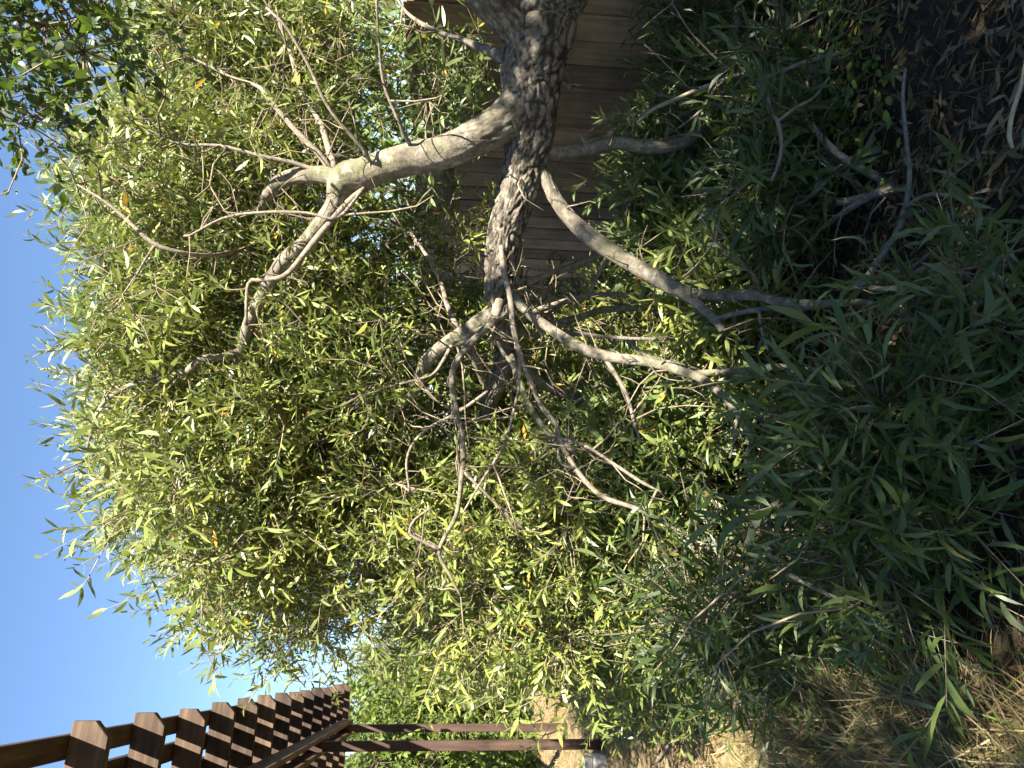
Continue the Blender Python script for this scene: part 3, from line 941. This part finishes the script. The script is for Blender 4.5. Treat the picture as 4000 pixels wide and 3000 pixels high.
                   (2817, 367, 22, 3.62), (2842, 253, 20, 3.64), (2870, 120, 14, 3.66), (2900, -20, 9, 3.7)]),
        (M['branch'], 8, [(2290, 572, 7, 3.5), (2276, 545, 6, 3.5), (2262, 522, 4, 3.5)]),
        (M['branch'], 8, [(2380, 548, 8, 3.53), (2384, 525, 9, 3.52), (2390, 512, 8, 3.5)]),
        (M['branch'], 8, [(2990, 305, 10, 3.2), (2899, 291, 9, 3.15), (2798, 323, 9, 3.15), (2671, 373, 8, 3.2), (2545, 430, 7, 3.25), (2488, 481, 5, 3.3)]),
        (M['branch'], 8, [(2800, 330, 7, 3.35), (2740, 430, 6, 3.4), (2650, 500, 4, 3.4)]),
        (M['branch'], 10, [(1975, 230, 26, 3.3), (1900, 195, 18, 3.4), (1820, 160, 13, 3.5), (1700, 120, 9, 3.6), (1600, 60, 7, 3.7), (1540, -20, 5, 3.75)]),
        (M['branch'], 8, [(2180, 320, 16, 3.36), (2205, 328, 15, 3.4), (2228, 345, 14, 3.43)]),
    ]
    for mat, ns, spec in limbs:
        if ns in (28, 21):
            T.limb(path(spec), mat, nseg=60, step=0.014, bark=True, fade=0.75)
            continue
        T.limb(path(spec), mat, nseg=ns, step=0.018 if ns >= 18 else 0.03, knob=0.085 if ns >= 14 else 0.13)
    # crown
    crown = [(330, 790), (350, 880), (380, 1000), (430, 1180), (410, 1340), (460, 1480), (430, 1700), (480, 1880), (570, 2020), (690, 2130), (760, 2290), (840, 2390), (930, 2470),
             (1050, 2520), (1180, 2510), (1320, 2450), (1400, 2370), (1500, 2200), (1560, 1900), (1560, 1500), (1480, 1150), (1330, 950), (1230, 500), (1370, 300), (1380, 0), (1380, -300), (680, -300), (630, 100), (560, 380), (430, 620)]
    T.bare(190, 0.22, 0.62)
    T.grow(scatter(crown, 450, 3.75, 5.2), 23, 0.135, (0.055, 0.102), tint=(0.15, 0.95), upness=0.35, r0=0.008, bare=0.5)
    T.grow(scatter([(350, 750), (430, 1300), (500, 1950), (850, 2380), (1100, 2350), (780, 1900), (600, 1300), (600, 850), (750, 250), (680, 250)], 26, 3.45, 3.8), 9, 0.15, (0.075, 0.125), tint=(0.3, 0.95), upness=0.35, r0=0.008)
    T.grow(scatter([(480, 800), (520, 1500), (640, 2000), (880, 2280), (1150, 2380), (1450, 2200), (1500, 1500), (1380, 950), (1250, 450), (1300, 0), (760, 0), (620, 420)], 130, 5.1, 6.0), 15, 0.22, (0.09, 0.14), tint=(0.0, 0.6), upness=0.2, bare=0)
    # leaves in front of the fence, above the trunk
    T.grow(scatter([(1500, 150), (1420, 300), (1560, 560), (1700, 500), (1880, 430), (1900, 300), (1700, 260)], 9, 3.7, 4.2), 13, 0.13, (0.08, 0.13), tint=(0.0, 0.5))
    T.grow(scatter([(1540, 760), (1640, 860), (1860, 960), (1840, 1080), (1800, 1200), (1600, 1250), (1450, 950)], 15, 4.2, 5.2), 12, 0.15, (0.075, 0.12), tint=(0.3, 0.95))
    # left and middle mass
    T.grow(scatter([(1500, 2150), (1560, 1800), (1700, 1700), (2100, 1800), (2350, 1900), (2600, 2050), (2620, 2300), (2560, 2480), (2250, 2560), (1900, 2540), (1640, 2430), (1560, 2350)], 165, 3.7, 5.2), 20, 0.14, (0.057, 0.108), tint=(0.2, 0.95))
    T.grow(scatter([(1560, 1300), (1900, 1600), (2050, 1700), (2450, 1800), (2450, 1500), (2250, 1420), (2450, 1330), (2600, 1180), (2350, 1160), (2100, 1350), (1700, 1250)], 80, 4.4, 5.4), 14, 0.17, (0.075, 0.12), tint=(0.2, 0.9), keep=this_side)
    T.grow(scatter([(2280, 2480), (2400, 2640), (2560, 2680), (2680, 2620), (2650, 2400), (2450, 2380)], 26, 4.2, 5.1, zmin=0.12), 13, 0.13, (0.065, 0.115), tint=(0.1, 0.8), keep=above)
    # drooping low boughs
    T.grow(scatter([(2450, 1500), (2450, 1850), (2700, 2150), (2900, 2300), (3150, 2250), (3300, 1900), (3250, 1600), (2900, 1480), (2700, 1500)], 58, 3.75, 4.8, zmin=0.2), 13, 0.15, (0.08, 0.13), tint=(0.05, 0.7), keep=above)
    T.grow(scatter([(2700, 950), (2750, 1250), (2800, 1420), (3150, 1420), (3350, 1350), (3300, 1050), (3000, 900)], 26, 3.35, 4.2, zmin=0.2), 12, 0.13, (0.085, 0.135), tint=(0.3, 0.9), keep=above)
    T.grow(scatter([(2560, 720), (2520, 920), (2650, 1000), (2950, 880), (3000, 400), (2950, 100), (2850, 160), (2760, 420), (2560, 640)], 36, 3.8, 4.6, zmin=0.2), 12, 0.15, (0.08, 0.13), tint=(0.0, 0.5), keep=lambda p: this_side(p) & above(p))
    T.finish(M['leaf'], M['twig'], 300)


make_main_tree()


# ------------------------------------------------------------------ shrubs and trees around it
def shrub(name, label, cat, base, stems, centres, sprays, sigma, leaf_len, leafkind, leafmat, nsingle=0, tint=(0.1, 0.9), group=None, stem_r=0.018, keep=None, leaves=(8, 12), twigmat='twig', stemmat='branch', r0=0.006, upness=0.3, spread=0.75, stem=(0.10, 0.26)):
    root = thing(name, label, cat, group)
    pl = Plant(root, leafkind)
    cen = np.asarray(centres)
    base = np.asarray(base, float)
    for i in range(stems):
        tgt = cen[rng.integers(len(cen))]
        a = base + np.array([rng.normal(0, 0.07), rng.normal(0, 0.07), -0.08])
        hgt = np.linalg.norm(tgt - a)
        m1 = a * 0.7 + tgt * 0.3 + np.array([rng.normal(0, 0.06), rng.normal(0, 0.06), 0.12]) * hgt
        m2 = a * 0.35 + tgt * 0.65 + np.array([rng.normal(0, 0.06), rng.normal(0, 0.06), 0.10]) * hgt
        pl.limb([(*a, stem_r), (*m1, stem_r * 0.8), (*m2, stem_r * 0.55), (*tgt, stem_r * 0.3)], M[stemmat], nseg=8, step=0.05, knob=0.1, name='stem')
    pl.grow(cen, sprays, sigma, leaf_len, tint=tint, keep=keep if keep is not None else above, leaves=leaves, r0=r0, upness=upness, spread=spread, stem=stem)
    pl.finish(M[leafmat], M[twigmat], nsingle)
    return root


def low(p):
    return p[:, 2] > 0.02


# low leafy growth in the shade at the bottom
b1 = P(3420, 1750, 2.62); b1[2] = 0
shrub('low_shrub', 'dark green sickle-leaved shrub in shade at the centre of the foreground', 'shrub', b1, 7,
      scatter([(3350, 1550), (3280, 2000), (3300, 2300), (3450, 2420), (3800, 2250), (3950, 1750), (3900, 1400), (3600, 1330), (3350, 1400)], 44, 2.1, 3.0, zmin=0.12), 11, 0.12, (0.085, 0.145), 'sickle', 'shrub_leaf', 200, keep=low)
b2 = P(3300, 700, 2.75); b2[2] = 0
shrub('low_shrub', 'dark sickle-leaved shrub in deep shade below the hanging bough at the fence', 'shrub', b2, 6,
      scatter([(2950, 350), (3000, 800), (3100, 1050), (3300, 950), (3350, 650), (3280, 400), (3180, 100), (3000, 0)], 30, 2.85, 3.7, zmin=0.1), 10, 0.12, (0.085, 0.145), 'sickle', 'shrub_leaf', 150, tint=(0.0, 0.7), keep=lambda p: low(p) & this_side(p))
b8 = P(2850, 150, 4.0); b8[2] = 0
shrub('fence_shrub', 'dark leafy shrub growing against the foot of the board fence', 'shrub', b8, 5,
      scatter([(2640, -60), (2680, 150), (2640, 380), (2750, 480), (2950, 300), (3000, -60)], 26, 3.7, 4.3, zmin=0.1), 11, 0.12, (0.08, 0.13), 'sickle', 'shrub_leaf', 0, tint=(0.0, 0.6), keep=lambda p: low(p) & this_side(p, 0.06))
b3 = P(3000, 2280, 3.3); b3[2] = 0
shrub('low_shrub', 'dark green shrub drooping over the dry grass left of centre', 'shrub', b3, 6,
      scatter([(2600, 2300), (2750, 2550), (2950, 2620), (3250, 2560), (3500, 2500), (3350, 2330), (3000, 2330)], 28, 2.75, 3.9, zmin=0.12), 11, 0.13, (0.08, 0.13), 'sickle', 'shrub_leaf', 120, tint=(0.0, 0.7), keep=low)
b4 = P(3850, 1150, 2.05); b4[2] = 0
shrub('seedling_shrub', 'small dark-leaved sapling beside the pale broken branch in the near shade', 'shrub', b4, 4,
      scatter([(3680, 1000), (3700, 1350), (3900, 1350), (3980, 1100), (3920, 950)], 9, 1.95, 2.2, zmin=0.06), 8, 0.10, (0.085, 0.14), 'sickle', 'shrub_leaf', 80, keep=low)

# bright shrub mass behind the left side of the crown
b5 = np.array([-1.6, 6.6, 0.0])
shrub('tall_shrub', 'sunlit tall shrub behind the left boughs of the leaning tree', 'shrub', b5, 8,
      scatter([(1600, 2100), (1620, 2450), (1750, 2620), (2050, 2640), (2330, 2660), (2480, 2560), (2420, 2000), (2000, 1700)], 75, 5.2, 7.0, zmin=0.15), 13, 0.2, (0.08, 0.12), 'long', 'leaf', 0, tint=(0.3, 0.95), stem_r=0.03)
b6 = np.array([0.2, 6.6, 0.0])
shrub('tall_shrub', 'shaded tall shrub behind the fork of the leaning tree', 'shrub', b6, 8,
      scatter([(1500, 1000), (1550, 1400), (1600, 2000), (2300, 2000), (2420, 1500), (2380, 1180), (1900, 1130)], 75, 5.4, 7.2, zmin=0.15), 12, 0.2, (0.08, 0.12), 'long', 'leaf', 0, tint=(0.1, 0.8), stem_r=0.03, keep=lambda p: above(p) & this_side(p, 0.2))

# trees and hedge beyond the pergola
pa = np.array([-4.6, 15.0, 0.0])
shrub('olive_tree', 'pale grey-green tree between the crown and the pergola end', 'tree', pa, 6,
      scatter([(1390, 2520), (1420, 2640), (1500, 2720), (1800, 2740), (2150, 2720), (2150, 2480), (1700, 2400)], 70, 13.5, 16.0, zmin=0.2), 22, 0.28, (0.12, 0.19), 'long', 'pale_leaf', 0, stem_r=0.05, stem=(0.2, 0.5), leaves=(9, 13))
for i, (yy, label, dd) in enumerate(((2790, 'bright green bushy hedge plant seen between the two pergola posts', 13.2), (2960, 'bright green bushy hedge plant left of the nearer pergola post', 12.4),
                                     (3180, 'bright green bushy hedge plant at the left beyond the pergola', 12.0))):
    bb = P(2000, yy, dd); bb[2] = 0
    top = (1395, 1420, 1440)[i]
    shrub('hedge_bush', label, 'bush', bb, 6,
          scatter([(top, yy - 90), (top - 10, yy), (top + 10, yy + 110), (1900, yy + 130), (2150, yy + 110), (2150, yy - 130), (1800, yy - 120)], 60, dd - 1.0, dd + 1.2, zmin=0.1), 20, 0.24, (0.085, 0.145), 'oval', 'hedge_leaf', 0,
          group='hedge bushes beyond the pergola', stem_r=0.035, stem=(0.12, 0.35))
b7 = np.array([3.2, 13.5, 0.0])
shrub('far_tree', 'green tree beyond the board fence behind the crown', 'tree', b7, 7,
      scatter([(1250, 0), (1250, 600), (1350, 1100), (1450, 1600), (1450, 2300), (2000, 2300), (2000, 0)], 90, 10.5, 14.0, zmin=0.3), 19, 0.36, (0.12, 0.18), 'oval', 'hedge_leaf', 0, stem_r=0.07, stem=(0.2, 0.5))


# the tree that overhangs from the right, its unseen crown shaped to shade the foreground
def make_overhang():
    root = thing('overhanging_tree', 'small-leaved tree overhanging the upper right corner against the sky', 'tree')
    pl = Plant(root, 'oval')
    pl.limb([(3.05, -0.3, -0.15, 0.16), (3.0, -0.25, 0.8, 0.13), (2.85, -0.1, 1.9, 0.11), (2.7, 0.15, 2.9, 0.095), (2.5, 0.4, 3.7, 0.07), (2.3, 0.6, 4.4, 0.045), (2.1, 0.7, 5.2, 0.02)], M['limb'], nseg=16, step=0.05, name='trunk')
    for sp in ([(2.7, 0.15, 2.9, 0.06), (2.4, 0.9, 3.6, 0.05), (2.1, 1.9, 3.9, 0.035), (1.5, 2.2, 3.45, 0.02), (1.15, 2.3, 3.05, 0.010)],
               [(2.5, 0.4, 3.7, 0.05), (1.8, 0.5, 4.2, 0.035), (1.1, 0.5, 4.3, 0.02), (0.3, 0.3, 4.2, 0.012), (-0.5, -0.2, 4.1, 0.008)],
               [(2.6, 0.3, 3.3, 0.05), (2.2, -0.5, 3.9, 0.035), (1.6, -1.1, 4.2, 0.02), (0.9, -1.4, 4.3, 0.010)],
               [(2.8, 0.0, 2.3, 0.05), (3.0, 1.0, 3.0, 0.035), (2.8, 2.0, 3.4, 0.02), (2.5, 2.9, 3.5, 0.010)]):
        pl.limb(sp, M['limb'], nseg=10, step=0.06, knob=0.08)
    n = 560
    c_ = np.stack([rng.uniform(-1.4, 3.9, n), rng.uniform(-3.2, 1.2, n), rng.uniform(3.5, 4.7, n)], 1)
    c_ = c_[(c_[:, 1] + 0.73 * (c_[:, 2] - 3.5) < 0.50)]  # out-of-view crown, edge cut along the sun's slope to end its shade sharply
    c_ = c_[((c_[:, 0] - 1.6) / 2.7) ** 2 + ((c_[:, 1] + 0.9) / 2.3) ** 2 < 1.0]
    n = 230
    e_ = np.stack([rng.uniform(2.3, 4.7, n), rng.uniform(-1.6, 2.3, n), rng.uniform(3.4, 4.5, n)], 1)
    e_ = e_[e_[:, 1] + 0.73 * (e_[:, 2] - 3.5) < 0.6 + np.clip((e_[:, 0] - 2.6) * 1.8, 0, 1.6)]  # more unseen foliage, added to deepen the shade on the fence side
    c_ = np.vstack([c_, e_])
    corner = scatter([(-150, -200), (-150, 560), (60, 620), (200, 470), (330, 230), (420, 0), (420, -200)], 19, 1.9, 2.4)
    pl.grow(c_, 8, 0.16, (0.06, 0.10), leaves=(11, 15), tint=(0.1, 0.9), r0=0.008, stem=(0.10, 0.25), bare=0)
    pl.grow(corner, 13, 0.10, (0.028, 0.046), leaves=(11, 16), tint=(0.1, 0.9), r0=0.005, stem=(0.07, 0.18))
    pl.finish(M['small_leaf'], M['twig'], 120)


make_overhang()


# ------------------------------------------------------------------ on the ground
def gz(x, y):
    near = np.exp(-((x / 14) ** 2 + ((y - 5) / 16) ** 2))
    return ground_z(x, y) * near


def make_litter():
    lv = Leaves('long')
    n = 12000
    x = rng.normal(0.7, 0.9, n); y = rng.uniform(1.3, 5.5, n)
    keep = (x > -0.7) & this_side(np.stack([x, y, y], 1), 0.05)
    x, y = x[keep], y[keep]
    n = len(x)
    pos = np.stack([x, y, gz(x, y) + rng.uniform(0.008, 0.045, n)], 1)
    a = rng.uniform(0, 6.28, n)
    X = np.stack([np.cos(a), np.sin(a), rng.normal(0, 0.18, n)], 1)
    Z = np.stack([rng.normal(0, 0.3, n), rng.normal(0, 0.3, n), np.ones(n)], 1)
    lv.add(pos, X, Z, rng.uniform(0.045, 0.095, n), rng.uniform(0, 1, n) ** 1.2)
    o = lv.build(M['dead_leaf'], None, 0, name='leaf_litter')
    tag(o, 'carpet of dry fallen leaves on the dark earth below the tree', 'leaf litter', kind='stuff')


make_litter()


def make_grass():
    lv = Leaves('blade')
    fs = Leaves('straw')

    def patch(n, poly, zmul, ln, green, flat, lv=lv):
        # poly in ground coordinates
        poly = np.asarray(poly, float)
        lo, hi = poly.min(0), poly.max(0)
        x = rng.uniform(lo[0], hi[0], n); y = rng.uniform(lo[1], hi[1], n)
        k = inside(poly, x, y)
        cl = np.array([noise.noise((a * 2.2, b_ * 2.2, 3.3)) for a, b_ in zip(x, y)])
        k &= rng.uniform(-0.7, 0.5, n) < cl
        x, y = x[k], y[k]
        n = len(x)
        pos = np.stack([x, y, gz(x, y) - 0.01], 1)
        a = rng.uniform(0, 6.28, n)
        up = rng.uniform(0.15, 1.4, n) * (1 - flat) + 0.05
        X = np.stack([np.cos(a), np.sin(a), up], 1)
        Z = np.stack([-np.cos(a) * up, -np.sin(a) * up, np.ones(n)], 1)
        t_ = rng.uniform(0, 0.86, n)
        g = rng.uniform(0, 1, n) < green
        t_[g] = rng.uniform(0.9, 1.0, g.sum())
        lv.add(pos, X, Z, rng.uniform(ln[0], ln[1], n), t_)
    patch(30000, [(-0.45, 1.4), (-2.6, 1.4), (-6.5, 7.5), (-5.5, 12), (-2.2, 12), (-1.3, 6.5), (-0.7, 3.2)], 1, (0.10, 0.34), 0.16, 0.35)
    patch(30000, [(-0.9, 3.4), (-2.2, 3.4), (-4.8, 7.2), (-6.5, 12.5), (-2.2, 12.5), (-1.3, 6.5)], 1, (0.09, 0.22), 0.12, 0.5, fs)
    patch(22000, [(-0.75, 1.5), (-1.4, 1.5), (-1.9, 3.2), (-1.2, 3.4)], 1, (0.18, 0.42), 0.22, 0.2)
    patch(1500, [(0.2, 1.5), (1.3, 1.5), (1.3, 2.6), (0.2, 2.6)], 1, (0.08, 0.18), 0.3, 0.6)
    fo = fs.build(M['straw'], None, 0, name='straw_litter')
    tag(fo, 'matted sunlit straw on the ground around the pergola posts', 'straw', kind='stuff')
    o = lv.build(M['straw'], None, 0, name='dry_grass')
    tag(o, 'tangled dry straw-coloured grass with green blades at the lower left', 'grass', kind='stuff')
    # green weeds among the grass
    wv = Leaves('oval')
    n = 2600
    cx = rng.uniform(0, 1, 26); cy = rng.uniform(0, 1, 26)
    k = rng.integers(0, 26, n)
    y = 3.6 + cy[k] * 4.2 + rng.normal(0, 0.16, n)
    x = -0.33 * y - 0.15 - cx[k] * 0.12 * y + rng.normal(0, 0.14, n)
    pos = np.stack([x, y, gz(x, y) + rng.uniform(0.02, 0.22, n)], 1)
    a = rng.uniform(0, 6.28, n)
    wv.add(pos, np.stack([np.cos(a), np.sin(a), rng.uniform(-0.2, 0.6, n)], 1), np.stack([rng.normal(0, .4, n), rng.normal(0, .4, n), np.ones(n)], 1), rng.uniform(0.03, 0.06, n), rng.uniform(0.2, 0.9, n))
    o = wv.build(M['hedge_leaf'], None, 0, name='green_weeds')
    tag(o, 'creeping round-leaved green weeds among the dry grass', 'weeds', kind='stuff')
    wv = Leaves('oval')
    n = 420
    c0 = P(3230, 420, 2.9)
    x = c0[0] + rng.normal(0, 0.17, n); y = c0[1] + rng.normal(0, 0.2, n)
    pos = np.stack([x, y, gz(x, y) + rng.uniform(0.02, 0.16, n)], 1)
    a = rng.uniform(0, 6.28, n)
    wv.add(pos, np.stack([np.cos(a), np.sin(a), rng.uniform(-0.2, 0.5, n)], 1), np.stack([rng.normal(0, .4, n), rng.normal(0, .4, n), np.ones(n)], 1), rng.uniform(0.03, 0.055, n), rng.uniform(0.2, 0.9, n))
    o = wv.build(M['hedge_leaf'], None, 0, name='ground_ivy')
    tag(o, 'patch of round-leaved ivy in the shade below the hanging bough', 'ivy', kind='stuff')


make_grass()


def stick(name, label, specs, mat='deadwood', cat='branch', nseg=9):
    r0 = path(specs[0])
    root = thing(name, label, cat)
    for sp in specs:
        rows = catmull(path(sp), 0.03)
        n = len(rows)
        sd = random.random() * 50
        ar = np.array([[noise.noise((math.cos(j * 6.283 / nseg) + sd, math.sin(j * 6.283 / nseg), i * 0.5)) * 0.14 for j in range(nseg)] for i in range(n)]) * rows[:, 3][:, None]
        bag = Bag(); bag.add(*sweep(rows, nseg, ar))
        bag.build('limb' if sp is specs[0] else 'side_branch', M[mat], root)
    return root


stick('bare_branch', 'long pale bare branch reaching over the leaf litter in the near shade', [
    [(3380, 1095, 15, 2.55), (3430, 1020, 13, 2.5), (3505, 910, 13, 2.45), (3537, 810, 12, 2.42), (3553, 684, 9, 2.4), (3543, 570, 8, 2.38), (3527, 380, 7, 2.36), (3537, 266, 5, 2.34)],
    [(3530, 815, 10, 2.42), (3600, 770, 10, 2.38), (3670, 760, 9, 2.33), (3760, 772, 7, 2.25), (3853, 779, 5, 2.18)],
    [(3668, 762, 7, 2.33), (3689, 715, 6, 2.31), (3740, 670, 5, 2.26), (3803, 620, 4, 2.2)],
    [(3560, 1050, 10, 2.35), (3613, 1008, 9, 2.3), (3739, 913, 8, 2.2), (3860, 850, 6, 2.1)]])
stick('broken_limb', 'thick dark limb lying low with a pale split end beside the sapling', [
    [(3330, 1120, 22, 2.65), (3391, 1103, 22, 2.6), (3550, 1065, 23, 2.4), (3650, 1050, 24, 2.28)],
    [(3400, 1125, 11, 2.55), (3530, 1130, 11, 2.42), (3644, 1134, 10, 2.3), (3739, 1172, 9, 2.2), (3834, 1182, 7, 2.12), (3950, 1190, 5, 2.02)]], cat='limb', mat='branch')
stick('split_wood', 'pale split piece of wood at the end of the dark low limb', [[(3640, 1052, 23, 2.29), (3760, 1030, 27, 2.18), (3880, 1008, 30, 2.09), (3915, 1000, 20, 2.06)]], 'cutwood', 'wood')
stick('fallen_log', 'short sunlit pale log on the ground below the low limb', [[(3500, 1190, 20, 2.58), (3540, 1240, 22, 2.56), (3555, 1320, 20, 2.56)]], 'cutwood', 'log')
stick('fallen_log', 'dark fallen log end in the shade among the low leaves', [[(3500, 1345, 24, 2.62), (3450, 1400, 24, 2.68), (3400, 1470, 18, 2.74)]], 'branch', 'log')
stick('dead_twig', 'crooked brown dead twig hanging under the bough by the fence', [
    [(2960, 330, 9, 2.75), (2996, 361, 9, 2.72), (3005, 430, 9, 2.7), (3037, 475, 9, 2.68), (3053, 570, 8, 2.65), (3037, 652, 7, 2.65), (3011, 709, 6, 2.65)],
    [(3037, 475, 7, 2.68), (3110, 420, 7, 2.68), (3180, 380, 6, 2.7), (3240, 300, 5, 2.72)]], 'deadwood', 'twig')
stick('dead_twig', 'thin grey dead twig arching towards the fence in deep shade', [
    [(2960, 315, 8, 2.75), (3043, 285, 9, 2.75), (3140, 245, 9, 2.75), (3252, 215, 8, 2.75), (3330, 190, 6, 2.72)]], 'deadwood', 'twig')
stick('lit_stick', 'tan sunlit stick with curled leaves at the bottom right edge', [
    [(4010, 230, 8, 1.93), (3990, 330, 8, 1.94), (3974, 380, 9, 1.95), (3950, 460, 9, 1.96), (3942, 530, 9, 1.97), (3955, 580, 6, 1.96)]], 'cutwood', 'stick')
stick('forked_twig', 'small forked dry twig standing in the sunlit straw', [
    [(2565, 2975, 7, 5.1), (2620, 2900, 6, 4.9), (2670, 2840, 5, 4.8), (2690, 2800, 3, 4.75)],
    [(2610, 2912, 5, 4.92), (2680, 2890, 4, 4.8), (2740, 2880, 3, 4.7)]], 'branch', 'twig')
stick('white_twigs', 'thin white bare twigs in the foreground shade right of centre', [
    [(3690, 1735, 5, 2.15), (3760, 1728, 5, 2.13), (3860, 1715, 4, 2.1), (3990, 1712, 3, 2.05)],
    [(3700, 1760, 4, 2.15), (3800, 1700, 4, 2.12), (3850, 1690, 3, 2.1)]], 'deadwood', 'twig')

# concrete block at the foot of the nearer post
bp = P(2330, 2985, 6.9)
root = thing('concrete_block', 'pale weathered concrete block in the grass beside the nearer pergola post', 'block', loc=(float(bp[0]), float(bp[1]), 0))
root.rotation_euler = (0, 0, math.atan2(PRT[1], PRT[0]))
for nm, lo, hi in (('slab', (-0.42, -0.11, -0.05), (0.09, 0.11, 0.13)), ('cap', (-0.40, -0.10, 0.133), (0.07, 0.10, 0.20))):
    bag = Bag(); bag.add(*box_vs(lo, hi))
    bevelled(bag.build(nm, M['concrete'], root, smooth=False), 0.012, 2)
